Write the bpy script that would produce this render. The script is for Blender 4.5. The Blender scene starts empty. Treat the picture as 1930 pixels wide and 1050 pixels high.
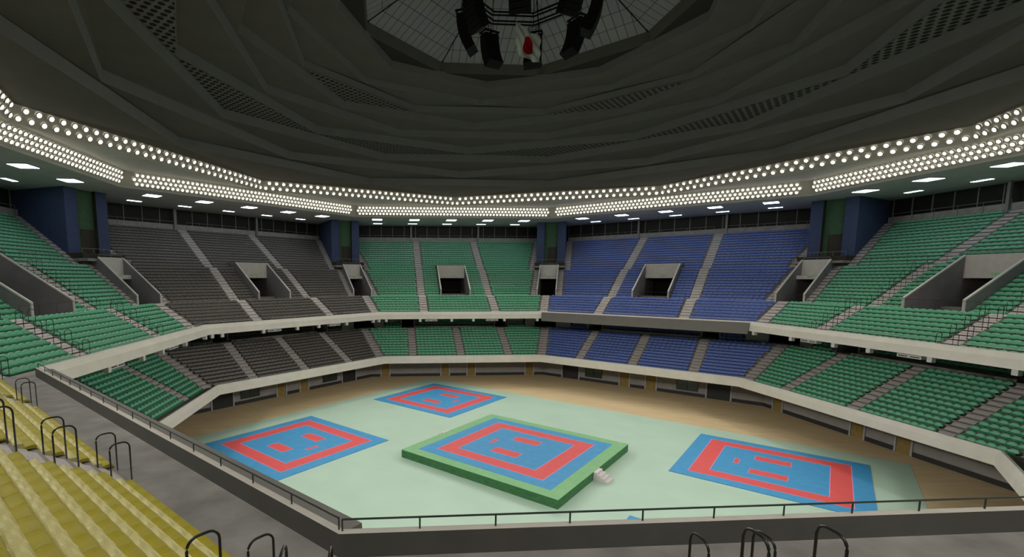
import bpy, math, random
from mathutils import Vector, Matrix
from mathutils.bvhtree import BVHTree
random.seed(7)
S = bpy.context.scene
COL = S.collection
PI = math.pi

# ------------------------------------------------------------------ camera, world, exposure
FPX, W, H = 896.373, 1930.0, 1050.0
YAW, PITCH, ROLL = .0666323, -.1139623, .000248
CAM = Vector((-11.12658, -38.86345, 15.09047))
fwd = Vector((math.sin(YAW)*math.cos(PITCH), math.cos(YAW)*math.cos(PITCH), math.sin(PITCH)))
right = Vector((math.cos(YAW), -math.sin(YAW), 0))
up = right.cross(fwd)
R2 = right*math.cos(ROLL)+up*math.sin(ROLL)
U2 = up*math.cos(ROLL)-right*math.sin(ROLL)
cd = bpy.data.cameras.new('camera')
cd.sensor_width = 36; cd.sensor_fit = 'HORIZONTAL'
cd.lens = FPX/W*36
PXC, PYC = 787.4074, 626.842
cd.shift_x = (W/2-PXC)/W
cd.shift_y = (PYC-H/2)/W
cd.clip_end = 400; cd.clip_start = .05
cam = bpy.data.objects.new('camera', cd); COL.objects.link(cam)
m = Matrix((R2, U2, -fwd)).transposed().to_4x4(); m.translation = CAM
cam.matrix_world = m
S.camera = cam
wd = bpy.data.worlds.new('world'); S.world = wd; wd.use_nodes = True
wd.node_tree.nodes['Background'].inputs[0].default_value = (.02, .02, .02, 1)
wd.node_tree.nodes['Background'].inputs[1].default_value = 0.1
S.view_settings.view_transform = 'Standard'; S.view_settings.look = 'None'
S.view_settings.gamma = 1; S.view_settings.use_curve_mapping = False
S.view_settings.exposure = 0.0
LAMP_POWER, UPPER_POWER, PANEL_POWER = 4.0, 4.0, 8.0
SPOT_LOW, SPOT_UP, SPOT_ACROSS = 1500.0, 3100.0, 12500.0

def project(P):
    d = Vector(P)-CAM; z = d.dot(fwd)
    if z < .1: return None
    return (PXC+FPX*d.dot(R2)/z, PYC-FPX*d.dot(U2)/z, z)

# ------------------------------------------------------------------ octagon geometry
A0, D0 = 28.52042, 28.84222
def ap(k): return A0 if k % 2 else D0
def hl(k, d): return (12.26863 if k % 2 else 11.49176)+.414214*d
def ang(k): return math.radians(90+(4-k)*45)
NRM = [Vector((math.cos(ang(k)), math.sin(ang(k)), 0)) for k in range(8)]
TAN = [Vector((math.sin(ang(k)), -math.cos(ang(k)), 0)) for k in range(8)]
def P3(k, s, d, z):
    k %= 8
    return NRM[k]*(ap(k)+d)+TAN[k]*s+Vector((0, 0, z))
def corner(k, d, z):            # corner between bay k and k+1 (k+1 lies to the right seen from the middle)
    return P3(k, hl(k, d), d, z)
# frames standing on the corner lines: r outwards from the lower fascia corner, w across
def C3(k, w, r, z):
    a = math.radians(ang_deg(k)-22.5)
    m_ = Vector((math.cos(a), math.sin(a), 0)); t_ = Vector((math.sin(a), -math.cos(a), 0))
    return corner(k, 0, 0)+m_*r+t_*w+Vector((0, 0, z))
def ang_deg(k): return 90+(4-k)*45

# ------------------------------------------------------------------ materials
def mat(name, col, rough=.6, spec=.3, noise=0, scale=3.0, metal=0, bump=0, col2=None, stretch=None):
    m = bpy.data.materials.new(name); m.use_nodes = True
    nt = m.node_tree; b = nt.nodes['Principled BSDF']
    c = (*col, 1)
    b.inputs['Base Color'].default_value = c
    b.inputs['Roughness'].default_value = rough
    b.inputs['Specular IOR Level'].default_value = spec
    b.inputs['Metallic'].default_value = metal
    if noise or bump or col2:
        tc = nt.nodes.new('ShaderNodeTexCoord'); mp = nt.nodes.new('ShaderNodeMapping')
        nt.links.new(tc.outputs['Object'], mp.inputs['Vector'])
        if stretch: mp.inputs['Scale'].default_value = stretch
        n = nt.nodes.new('ShaderNodeTexNoise'); n.inputs['Scale'].default_value = scale; n.inputs['Detail'].default_value = 5
        nt.links.new(mp.outputs[0], n.inputs['Vector'])
        r = nt.nodes.new('ShaderNodeValToRGB')
        r.color_ramp.elements[0].position = .3; r.color_ramp.elements[1].position = .7
        lo = col2 if col2 else tuple(x*(1-noise) for x in col)
        hi = col if col2 else tuple(min(1, x*(1+noise)) for x in col)
        r.color_ramp.elements[0].color = (*lo, 1); r.color_ramp.elements[1].color = (*hi, 1)
        nt.links.new(n.outputs[0], r.inputs[0]); nt.links.new(r.outputs[0], b.inputs['Base Color'])
        if bump:
            bp = nt.nodes.new('ShaderNodeBump'); bp.inputs['Strength'].default_value = bump; bp.inputs['Distance'].default_value = .02
            nt.links.new(n.outputs[0], bp.inputs['Height']); nt.links.new(bp.outputs[0], b.inputs['Normal'])
    return m
def emit(name, col, power):
    m = bpy.data.materials.new(name); m.use_nodes = True
    nt = m.node_tree; nt.nodes.remove(nt.nodes['Principled BSDF'])
    e = nt.nodes.new('ShaderNodeEmission'); e.inputs[0].default_value = (*col, 1); e.inputs[1].default_value = power
    nt.links.new(e.outputs[0], nt.nodes['Material Output'].inputs[0])
    return m
M = dict(
    concrete=mat('concrete', (.30, .285, .265), .75, .2, .16, 1.5, bump=.15),
    walkway=mat('walkway_concrete', (.27, .26, .245), .7, .25, .22, 1.1, bump=.2),
    tread=mat('stair_tread', (.50, .465, .45), .7, .2, .08, 2.5),
    step=mat('step_concrete', (.25, .23, .21), .8, .15, .12, 2),
    fascia=mat('fascia_paint', (.70, .68, .60), .55, .3, .05, 1.0),
    parapet=mat('parapet_dark', (.10, .098, .094), .6, .3, .08, 1.5),
    cap=mat('parapet_cap', (.52, .49, .44), .6, .3, .05, 3),
    panel=mat('hanging_panel', (.16, .155, .14), .6, .3, .05, 1),
    wallgrey=mat('wall_grey', (.27, .26, .245), .8, .15, .08, 1.2),
    base=mat('base_board', (.03, .03, .032), .6, .3, .1, 2),
    frame=mat('door_frame_grey', (.33, .35, .40), .5, .4, .05, 2),
    brown=mat('brown_door', (.24, .17, .055), .6, .25, .15, 3),
    blackdoor=mat('black_door', (.025, .025, .025), .5, .3, .1, 2),
    glassdark=mat('dark_glass', (.012, .035, .03), .15, .5, .1, 2),
    bandglass=mat('band_glass', (.022, .023, .019), .5, .15, .15, .7),
    mull=mat('mullion_grey', (.20, .195, .18), .5, .4, .05, 2),
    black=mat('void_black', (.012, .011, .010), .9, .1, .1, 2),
    rail=mat('rail_black', (.012, .012, .012), .35, .5, .05, 4),
    raildark=mat('rail_dark_grey', (.03, .045, .04), .4, .5, .05, 4),
    raillight=mat('rail_light', (.50, .45, .42), .4, .4, .05, 4),
    vomside=mat('vomitory_side', (.21, .20, .20), .8, .15, .08, 1.5),
    vomwhite=mat('vomitory_white', (.64, .62, .585), .6, .3, .05, 2),
    blue=mat('tower_blue', (.06, .08, .155), .7, .2, .08, 2),
    green=mat('tower_green', (.065, .13, .07), .7, .2, .08, 2),
    tdark=mat('tower_door_dark', (.05, .045, .035), .7, .2, .1, 2),
    soffit=mat('soffit', (.55, .52, .49), .8, .15, .06, .6),
    band=mat('lamp_band', (.45, .43, .37), .7, .2, .05, 1),
    rib=mat('ceiling_rib', (.19, .19, .185), .8, .15, .05, .8),
    coffer=mat('ceiling_coffer', (.115, .108, .095), .85, .1, .06, .6),
    cofferblack=mat('coffer_black', (.04, .035, .03), .9, .1, .05, 1),
    flange=mat('flange', (.14, .135, .12), .8, .15, .05, 1),
    speaker=mat('speaker_black', (.006, .006, .006), .7, .2, .2, 6),
    matblue=mat('mat_blue', (.035, .27, .54), .55, .35, .06, 2),
    matred=mat('mat_red', (.66, .075, .075), .55, .35, .05, 2),
    line=mat('mat_edge_line', (.62, .30, .62), .6, .3, .05, 4),
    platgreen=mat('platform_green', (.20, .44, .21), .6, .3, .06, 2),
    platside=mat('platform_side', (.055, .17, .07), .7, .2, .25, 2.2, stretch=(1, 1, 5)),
    sheet=mat('pale_green_sheet', (.40, .56, .45), .5, .35, .035, .35),
    stepwhite=mat('step_unit_white', (.62, .58, .58), .6, .3, .04, 3),
    yellow=mat('seat_yellow_shaded', (.40, .34, .025), .38, .5, .10, 2.2),  # all seats: pans darkened, backs lightened, shade and light painted into one plastic
    yellowback=mat('seat_yellow_back_lit', (.64, .58, .25), .35, .5, .18, 2.2),
    sgreen=mat('seat_green_shaded', (.035, .25, .125), .42, .45, .05, 2),
    sgreenback=mat('seat_green_back_lit', (.15, .48, .29), .42, .45, .05, 2),
    sblue=mat('seat_blue_shaded', (.045, .085, .33), .42, .45, .05, 2),
    sblueback=mat('seat_blue_back_lit', (.115, .19, .50), .42, .45, .05, 2),
    sgrey=mat('seat_grey_shaded', (.05, .047, .042), .42, .45, .05, 2),
    sgreyback=mat('seat_grey_back_lit', (.135, .127, .115), .42, .45, .05, 2),
    bulb=emit('floodlight_lens', (1, .93, .76), LAMP_POWER),
    bulb2=emit('upper_floodlight_lens', (1, .93, .76), UPPER_POWER),
    fluo=emit('fluorescent_panel', (.78, .88, 1), PANEL_POWER),
    fixture=mat('fixture_grey', (.30, .30, .30), .5, .4, .05, 3),
    sign=emit('exit_sign_green', (.05, .5, .12), .35),
    cloth=mat('flag_cloth', (.62, .62, .58), .8, .1, .04, 4),
    clothred=mat('flag_disc', (.36, .004, .006), .8, .1, .05, 4),
    white=mat('box_white', (.55, .54, .52), .6, .3, .04, 3),
)
def wood_floor():
    m = bpy.data.materials.new('wood_floor'); m.use_nodes = True; nt = m.node_tree; b = nt.nodes['Principled BSDF']
    tc = nt.nodes.new('ShaderNodeTexCoord'); mp = nt.nodes.new('ShaderNodeMapping')
    mp.inputs['Rotation'].default_value = (0, 0, math.radians(45)); mp.inputs['Scale'].default_value = (.35, .35, .35)
    nt.links.new(tc.outputs['Object'], mp.inputs[0])
    br = nt.nodes.new('ShaderNodeTexBrick'); br.inputs['Scale'].default_value = 1
    br.inputs['Brick Width'].default_value = 1.6; br.inputs['Row Height'].default_value = .09; br.inputs['Mortar Size'].default_value = .0025
    br.inputs['Color1'].default_value = (.66, .52, .31, 1); br.inputs['Color2'].default_value = (.56, .43, .245, 1); br.inputs['Mortar'].default_value = (.48, .36, .19, 1)
    nt.links.new(mp.outputs[0], br.inputs['Vector'])
    m2 = nt.nodes.new('ShaderNodeMapping'); m2.inputs['Rotation'].default_value = (0, 0, math.radians(45)); m2.inputs['Scale'].default_value = (.12, 2.2, 1)
    nt.links.new(tc.outputs['Object'], m2.inputs[0])
    n = nt.nodes.new('ShaderNodeTexNoise'); n.inputs['Scale'].default_value = 1.5; n.inputs['Detail'].default_value = 6
    nt.links.new(m2.outputs[0], n.inputs['Vector'])
    mx = nt.nodes.new('ShaderNodeMixRGB'); mx.blend_type = 'MIX'; mx.inputs[0].default_value = .5
    r = nt.nodes.new('ShaderNodeValToRGB'); r.color_ramp.elements[0].position = .35; r.color_ramp.elements[1].position = .65
    r.color_ramp.elements[0].color = (.54, .415, .235, 1); r.color_ramp.elements[1].color = (.68, .545, .335, 1)
    nt.links.new(n.outputs[0], r.inputs[0]); nt.links.new(r.outputs[0], mx.inputs[2]); nt.links.new(br.outputs[0], mx.inputs[1])
    nt.links.new(mx.outputs[0], b.inputs['Base Color']); b.inputs['Roughness'].default_value = .5
    b.inputs['Specular IOR Level'].default_value = .3
    return m
M['wood'] = wood_floor()
def perforated():
    m = mat('perforated_coffer', (.14, .13, .115), .85, .1); nt = m.node_tree; b = nt.nodes['Principled BSDF']
    tc = nt.nodes.new('ShaderNodeTexCoord'); mp = nt.nodes.new('ShaderNodeMapping'); mp.inputs['Scale'].default_value = (1.7, 1.7, 0)
    nt.links.new(tc.outputs['Object'], mp.inputs[0])
    v = nt.nodes.new('ShaderNodeTexVoronoi'); v.inputs['Scale'].default_value = 1; v.inputs['Randomness'].default_value = 0
    # staggered holes: shear the lattice
    mp.inputs['Rotation'].default_value = (0, 0, math.radians(45))
    nt.links.new(mp.outputs[0], v.inputs['Vector'])
    r = nt.nodes.new('ShaderNodeValToRGB'); r.color_ramp.interpolation = 'CONSTANT'
    r.color_ramp.elements[0].color = (.02, .02, .018, 1); r.color_ramp.elements[1].position = .36; r.color_ramp.elements[1].color = (.15, .142, .125, 1)
    nt.links.new(v.outputs['Distance'], r.inputs[0]); nt.links.new(r.outputs[0], b.inputs['Base Color'])
    return m
M['perf'] = perforated()
def grid_panel():
    m = mat('oculus_panel', (.5, .5, .5), .6, .3); nt = m.node_tree; b = nt.nodes['Principled BSDF']
    uv = nt.nodes.new('ShaderNodeUVMap')
    br = nt.nodes.new('ShaderNodeTexBrick'); br.offset = 0; br.inputs['Scale'].default_value = 1
    br.inputs['Brick Width'].default_value = .78; br.inputs['Row Height'].default_value = 1.45; br.inputs['Mortar Size'].default_value = .035
    br.inputs['Color1'].default_value = (.24, .245, .26, 1); br.inputs['Color2'].default_value = (.27, .265, .26, 1); br.inputs['Mortar'].default_value = (.07, .07, .07, 1)
    nt.links.new(uv.outputs[0], br.inputs['Vector']); nt.links.new(br.outputs[0], b.inputs['Base Color'])
    return m
M['grid'] = grid_panel()

# the beams of the floodlights: a few spot lamps stand for the rows of lenses in each edge of the two rings
def spot(P, aim, power, cone, blend=1.0, size=.5):
    l = bpy.data.lights.new('floodlight_beam', 'SPOT'); l.energy = power; l.color = (1, .95, .87)
    l.spot_size = math.radians(cone); l.spot_blend = blend; l.shadow_soft_size = size
    o = bpy.data.objects.new('floodlight_beam', l); COL.objects.link(o); o.location = P
    o.rotation_euler = (Vector(aim)-Vector(P)).to_track_quat('-Z', 'Y').to_euler()
for k in range(8):
    for s in (-10.5, -3.5, 3.5, 10.5):
        P = P3(k, s, 9.2, 25.6)
        spot(P, P3(k, s*.6, -6.0, 0), SPOT_LOW, 100)
    a = math.radians(ang_deg(k)-22.5)
    n_ = Vector((math.cos(a), math.sin(a), 0)); t_ = Vector((math.sin(a), -math.cos(a), 0))
    for s in (-10, 0, 10):
        spot(n_*34.9+t_*s+Vector((0, 0, 27.1)), n_*-3+t_*s*.3, SPOT_UP, 84)
    for s in (-7, 7):
        spot(P3(k, s, 9.0, 25.7), P3((k+4) % 8, -s*.6, 3.0, 9.0), SPOT_ACROSS, 38)

# ------------------------------------------------------------------ mesh helpers
class MB:
    def __init__(s): s.v = []; s.f = []; s.m = []; s.mats = []
    def mi(s, name):
        if name not in s.mats: s.mats.append(name)
        return s.mats.index(name)
    def quad(s, pts, m):
        b = len(s.v); s.v += [tuple(p) for p in pts]; s.f.append(tuple(range(b, b+len(pts)))); s.m.append(s.mi(m))
    def hexa(s, p, m):   # p: 8 points, bottom 4 then top 4
        b = len(s.v); s.v += [tuple(q) for q in p]; i = s.mi(m)
        for f in ((0, 3, 2, 1), (4, 5, 6, 7), (0, 1, 5, 4), (1, 2, 6, 5), (2, 3, 7, 6), (3, 0, 4, 7)):
            s.f.append(tuple(b+j for j in f)); s.m.append(i)
    def bbox(s, k, s0, s1, d0, d1, z0, z1, m):   # box in bay coordinates
        s.hexa([P3(k, s0, d0, z0), P3(k, s1, d0, z0), P3(k, s1, d1, z0), P3(k, s0, d1, z0),
                P3(k, s0, d0, z1), P3(k, s1, d0, z1), P3(k, s1, d1, z1), P3(k, s0, d1, z1)], m)
    def cbox(s, k, w0, w1, r0, r1, z0, z1, m):   # box in corner coordinates
        s.hexa([C3(k, w0, r0, z0), C3(k, w1, r0, z0), C3(k, w1, r1, z0), C3(k, w0, r1, z0),
                C3(k, w0, r0, z1), C3(k, w1, r0, z1), C3(k, w1, r1, z1), C3(k, w0, r1, z1)], m)
    def box(s, x0, x1, y0, y1, z0, z1, m, T=None):
        p = [Vector((x, y, z)) for z in (z0, z1) for x, y in ((x0, y0), (x1, y0), (x1, y1), (x0, y1))]
        if T is not None: p = [T @ q for q in p]
        s.hexa(p, m)
    def tube(s, pts, r, m, n=8, closed=False):
        pts = [Vector(p) for p in pts]; i = s.mi(m); b = len(s.v); N = len(pts)
        for j, p in enumerate(pts):
            a = pts[(j-1) % N] if closed else pts[max(j-1, 0)]; c = pts[(j+1) % N] if closed else pts[min(j+1, N-1)]
            t = (c-a).normalized(); u = t.cross(Vector((0, 0, 1)))
            if u.length < .05: u = t.cross(Vector((1, .3, 0)))
            u.normalize(); w = t.cross(u)
            for q in range(n):
                s.v.append(tuple(p+u*math.cos(2*PI*q/n)*r+w*math.sin(2*PI*q/n)*r))
        for j in range(N if closed else N-1):
            for q in range(n):
                a0 = b+j*n; a1 = b+((j+1) % N)*n
                s.f.append((a0+q, a0+(q+1) % n, a1+(q+1) % n, a1+q)); s.m.append(i)
        if not closed:
            s.f.append(tuple(b+q for q in range(n))); s.m.append(i)
            s.f.append(tuple(b+(N-1)*n+q for q in reversed(range(n)))); s.m.append(i)
    def build(s, name, parent=None, smooth=False):
        me = bpy.data.meshes.new(name); me.from_pydata(s.v, [], s.f)
        for x in s.mats: me.materials.append(M[x])
        me.polygons.foreach_set('material_index', s.m)
        if smooth: me.polygons.foreach_set('use_smooth', [True]*len(s.f))
        me.update()
        o = bpy.data.objects.new(name, me); COL.objects.link(o)
        if parent is not None: o.parent = parent
        return o
def tag(o, label=None, cat=None, group=None, kind=None):
    if label: o['label'] = label
    if cat: o['category'] = cat
    if group: o['group'] = group
    if kind: o['kind'] = kind
    return o
def empty(name, loc=(0, 0, 0), rz=0):
    o = bpy.data.objects.new(name, None); COL.objects.link(o); o.location = loc; o.rotation_euler = (0, 0, rz); o.empty_display_size = .1
    return o
BVHV, BVHF = [], []
def struct(mb, name, label=None, occ=True):
    o = mb.build(name)
    o['kind'] = 'structure'
    if label: o['label'] = label
    if occ:
        b = len(BVHV); BVHV.extend(mb.v); BVHF.extend([tuple(b+i for i in f) for f in mb.f])
    return o
def prof(mb, k, pts, m, m_list=None):    # mitred extrusion of a (d,z) profile along a bay
    for j, ((d0, z0), (d1, z1)) in enumerate(zip(pts, pts[1:])):
        mm = m_list[j] if m_list else m
        if mm is None: continue
        mb.quad([P3(k, -hl(k, d0), d0, z0), P3(k, hl(k, d0), d0, z0), P3(k, hl(k, d1), d1, z1), P3(k, -hl(k, d1), d1, z1)], mm)
ORD = {0: 'zeroth', 1: 'first', 2: 'second', 3: 'third', 4: 'fourth', 5: 'fifth', 6: 'sixth', 7: 'seventh', 8: 'eighth', 9: 'ninth', 10: 'tenth', 11: 'eleventh', 12: 'twelfth',
       13: 'thirteenth', 14: 'fourteenth', 15: 'fifteenth', 16: 'sixteenth', 17: 'seventeenth', 18: 'eighteenth', 19: 'nineteenth', 20: 'twentieth', 30: 'thirtieth', 40: 'fortieth', 50: 'fiftieth', 60: 'sixtieth'}
TENS = {2: 'twenty', 3: 'thirty', 4: 'forty', 5: 'fifty', 6: 'sixty'}
def ordn(n):
    return ORD[n] if n in ORD else TENS[n//10]+'-'+ORD[n % 10]
SIDE = {0: 'near', 1: 'near_left', 2: 'left', 3: 'far_left', 4: 'far', 5: 'far_right', 6: 'right', 7: 'near_right'}
SAY = {0: 'near', 1: 'near left', 2: 'left', 3: 'far left', 4: 'far middle', 5: 'far right', 6: 'right', 7: 'near right'}

# ------------------------------------------------------------------ arena floor
mb = MB(); mb.quad([corner(k, 5.0, 0) for k in range(7, -1, -1)], 'wood'); struct(mb, 'floor', 'pale wooden sports floor of the octagonal arena')
E5 = NRM[5]; E3 = NRM[3]
UVM = Matrix((E5, E3, Vector((0, 0, 1)))).transposed().to_4x4()
def uvbox(mb, u0, u1, v0, v1, z0, z1, m): mb.box(u0, u1, v0, v1, z0, z1, m, UVM)
mb = MB(); uvbox(mb, -19.16, 19.16, -25.28, 25.3, .002, .014, 'sheet'); o = mb.build('floor_covering')
tag(o, 'large pale green sheet laid on the wooden floor under all the mats', 'floor covering')
def frame_quads(mb, r0, r1, z, m, cu=0, cv=0, h=.004):
    for a in ((-r1, r1, r0, r1), (-r1, r1, -r1, -r0), (-r1, -r0, -r0, r0), (r0, r1, -r0, r0)):
        uvbox(mb, cu+a[0], cu+a[1], cv+a[2], cv+a[3], z, z+h, m)
def markings(root, cu, cv, z, flip):
    mb = MB(); frame_quads(mb, 3.62, 4.84, z, 'matred', cu, cv); frame_quads(mb, 3.58, 3.62, z, 'line', cu, cv); frame_quads(mb, 4.84, 4.88, z, 'line', cu, cv)
    mb.build('danger_band', root)['label'] = 'red square band on the mat'
    for a, b in ((1.27, 2.37), (-2.33, -1.23)):
        mb = MB(); uvbox(mb, cu+a-.03, cu+b+.03, cv-1.23, cv+1.23, z, z+.002, 'line'); uvbox(mb, cu+a, cu+b, cv-1.2, cv+1.2, z, z+.004, 'matred')
        mb.build('start_bar', root)['label'] = 'long red bar inside the band'
    v = 2.26*flip
    mb = MB(); uvbox(mb, cu-.63, cu+.63, cv+v-.19, cv+v+.19, z, z+.002, 'line'); uvbox(mb, cu-.6, cu+.6, cv+v-.16, cv+v+.16, z, z+.004, 'matred')
    mb.build('referee_bar', root)['label'] = 'short red bar inside the band'
MATS = [('at the far corner of the pale green sheet', 10.72, 16.82, -1), ('at the left, nearest the near-left balcony', -10.75, 16.72, -1),
        ('at the right, below the right-hand stand', 10.65, -16.78, 1), ('mostly hidden behind the near balcony', -10.72, -16.8, 1)]
for desc, cu, cv, fl in MATS:
    c = UVM @ Vector((cu, cv, 0)); root = empty('tatami_mat', (0, 0, 0))
    mb = MB(); uvbox(mb, cu-5.98, cu+5.98, cv-5.98, cv+5.98, .014, .055, 'matblue'); mb.build('mat_base', root)
    markings(root, cu, cv, .055, fl)
    tag(root, 'flat blue and red judo mat '+desc, 'mat', 'flat judo mats')
# raised platform
root = empty('raised_platform')
cu, cv = 0.0, 0.0
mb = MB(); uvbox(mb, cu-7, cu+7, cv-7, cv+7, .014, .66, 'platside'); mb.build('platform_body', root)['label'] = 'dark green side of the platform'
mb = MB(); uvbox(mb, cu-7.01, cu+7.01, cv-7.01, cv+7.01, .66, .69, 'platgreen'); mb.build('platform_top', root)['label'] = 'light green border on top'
mb = MB(); uvbox(mb, cu-6, cu+6, cv-6, cv+6, .69, .700, 'matblue'); mb.build('mat_base', root)['label'] = 'blue mat surface'
markings(root, cu, cv, .700, 1)
tag(root, 'raised green competition platform with blue and red judo mat in the middle', 'platform')
for (u0, sg, v0, lab) in ((-.98, -1, -7.02, 'small white four-step stair at the right side of the raised platform'), (-1.25, 1, 7.02, 'small white four-step stair behind the raised platform, mostly hidden')):
    mb = MB()
    for i in range(4):
        z = .67-.165*i
        a, b = v0+sg*.275*i, v0+sg*.275*(i+1)
        uvbox(mb, u0, u0+1.08, min(a, b), max(a, b), .014, z, 'stepwhite')
    o = mb.build('step_unit'); tag(o, lab, 'steps', 'step units of the raised platform')

# ------------------------------------------------------------------ wall round the floor
DW = 4.608
door_n = win_n = 0
for k in range(8):
    mb = MB()
    prof(mb, k, [(DW, 0), (DW, 3.3)], 'wallgrey')
    struct(mb, 'wall_floor_'+SIDE[k], 'dark grey wall round the floor, '+SAY[k]+' side')
    if k % 2 == 0:
        doors = [(-11.89, -10.7, 'b'), (-2.65, -1.44, 'b'), (1.44, 2.6, 'b'), (10.65, 11.85, 'b')]; wins = []; vents = [-9.3, -3.9, 3.9, 9.3]
    else:
        doors = [(-10.84, -8.35, 'k'), (-2.35, -1.11, 'b'), (1.11, 2.35, 'b'), (8.35, 10.84, 'k')]; wins = [(-7.3, -4.9), (4.9, 7.3)]; vents = [-3.6, 3.6, -12.3, 12.3]
    # base boards between doors
    edges = [-hl(k, DW)]
    for a, b, _ in doors: edges += [a-.16, b+.16]
    edges.append(hl(k, DW))
    mb = MB()
    for a, b in zip(edges[::2], edges[1::2]):
        mb.bbox(k, a, b, DW-.05, DW+.02, 0, .42, 'base')
    struct(mb, 'baseboard_'+SIDE[k], 'black base board of the floor wall')
    for a, b, t in doors:
        door_n += 1
        mb = MB()
        mb.bbox(k, a, b, DW-.03, DW+.02, 0, 2.75, 'brown' if t == 'b' else 'blackdoor')
        if t == 'k':
            mid = (a+b)/2; mb.bbox(k, mid-.02, mid+.02, DW-.045, DW-.03, 0, 2.75, 'base')
        o = struct(mb, 'door_%d' % door_n, ('brown door' if t == 'b' else 'black double door')+' in the floor wall')
        mb = MB()
        for q in (a-.16, b): mb.bbox(k, q, q+.16, DW-.10, DW+.02, 0, 2.9, 'frame')
        mb.bbox(k, a, b, DW-.10, DW+.02, 2.75, 2.9, 'frame')
        mb.build('door_frame', o)
    for a, b in wins:
        win_n += 1
        mb = MB(); mb.bbox(k, a, b, DW-.03, DW+.02, .68, 2.05, 'glassdark')
        o = struct(mb, 'window_%d' % win_n, 'dark green glass window in the floor wall')
        mb = MB()
        for q in (a-.06, b, (a+b)/2-.03): mb.bbox(k, q, q+.06, DW-.06, DW+.02, .62, 2.11, 'base')
        for z in (.62, 2.05): mb.bbox(k, a, b, DW-.06, DW+.02, z, z+.06, 'base')
        mb.build('window_frame', o)
    if k in (2, 3, 4, 5, 6):
        for i, s0 in enumerate(vents):
            mb = MB(); mb.bbox(k, s0-.6, s0+.6, DW-.06, DW+.0, 1.98, 2.3, 'base')
            o = mb.build('wall_vent'); tag(o, 'black slot vent high on the %s floor wall, %s from its left end' % (SAY[k], ordn(sorted(vents).index(s0)+1)), 'vent', 'slot vents of the floor wall')

# ------------------------------------------------------------------ stands
LOW = dict(n=12, d=1.35, z=3.45, p=.535, r=.315)
LB = dict(n=3, d=8.7, z=7.55, p=.57, r=.36)
L1 = dict(n=8, d=2.75, z=9.75, p=.545, r=.335)
L2 = dict(n=12, d=8.3, z=12.2, p=.485, r=.36)
L3 = dict(n=14, d=14.95, z=16.55, p=.58, r=.39)
ZW = 9.75           # walkway of the upper stand
DL1 = L1['d']+L1['p']*8; DL2 = L2['d']+L2['p']*12; DL3 = L3['d']+L3['p']*14; DLOW = LOW['d']+LOW['p']*12
SOF = 24.86
def steps(mb, k, B, rng, m='step', base=None):
    """stepped floor of a block; rng(d)->[(s0,s1)] spans"""
    for i in range(B['n']):
        d0 = B['d']+B['p']*i; d1 = d0+B['p']; z = B['z']+B['r']*i; zp = z-B['r'] if i or base is None else base
        for (a0, b0), (a1, b1) in zip(rng(d0), rng(d1)):
            mb.quad([P3(k, a0, d0, z), P3(k, b0, d0, z), P3(k, b1, d1, z), P3(k, a1, d1, z)], m)
            mb.quad([P3(k, a0, d0, zp), P3(k, b0, d0, zp), P3(k, b0, d0, z), P3(k, a0, d0, z)], m)
def slabs(mb, k, d0, d1, z, rng, m):
    for (a0, b0), (a1, b1) in zip(rng(d0), rng(d1)):
        mb.quad([P3(k, a0, d0, z), P3(k, b0, d0, z), P3(k, b1, d1, z), P3(k, a1, d1, z)], m)
def risers(mb, k, d, z0, z1, rng, m):
    for a, b in rng(d): mb.quad([P3(k, a, d, z0), P3(k, b, d, z0), P3(k, b, d, z1), P3(k, a, d, z1)], m)
VM = 2.42   # half width of the middle vomitory incl. wall
def flight(k, B, spans, name, label, top=None):
    """stair flight: two treads a row. spans(d)->(s0,s1)"""
    mb = MB()
    for i in range(B['n']):
        for h in (0, 1):
            d0 = B['d']+B['p']*(i+.5*h)+(.0 if h else -.0); d1 = d0+B['p']*.5; z = B['z']+B['r']*(i+.5*h)+.02
            a0, b0 = spans(d0); a1, b1 = spans(d1)
            mb.hexa([P3(k, a0, d0, z-B['r']), P3(k, b0, d0, z-B['r']), P3(k, b1, d1, z-B['r']), P3(k, a1, d1, z-B['r']),
                     P3(k, a0, d0, z-B['r']*.17), P3(k, b0, d0, z-B['r']*.17), P3(k, b1, d1, z+B['r']*.2), P3(k, a1, d1, z+B['r']*.2)], 'tread')
    return struct(mb, name, label, occ=False)
trim_n = 0
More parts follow.
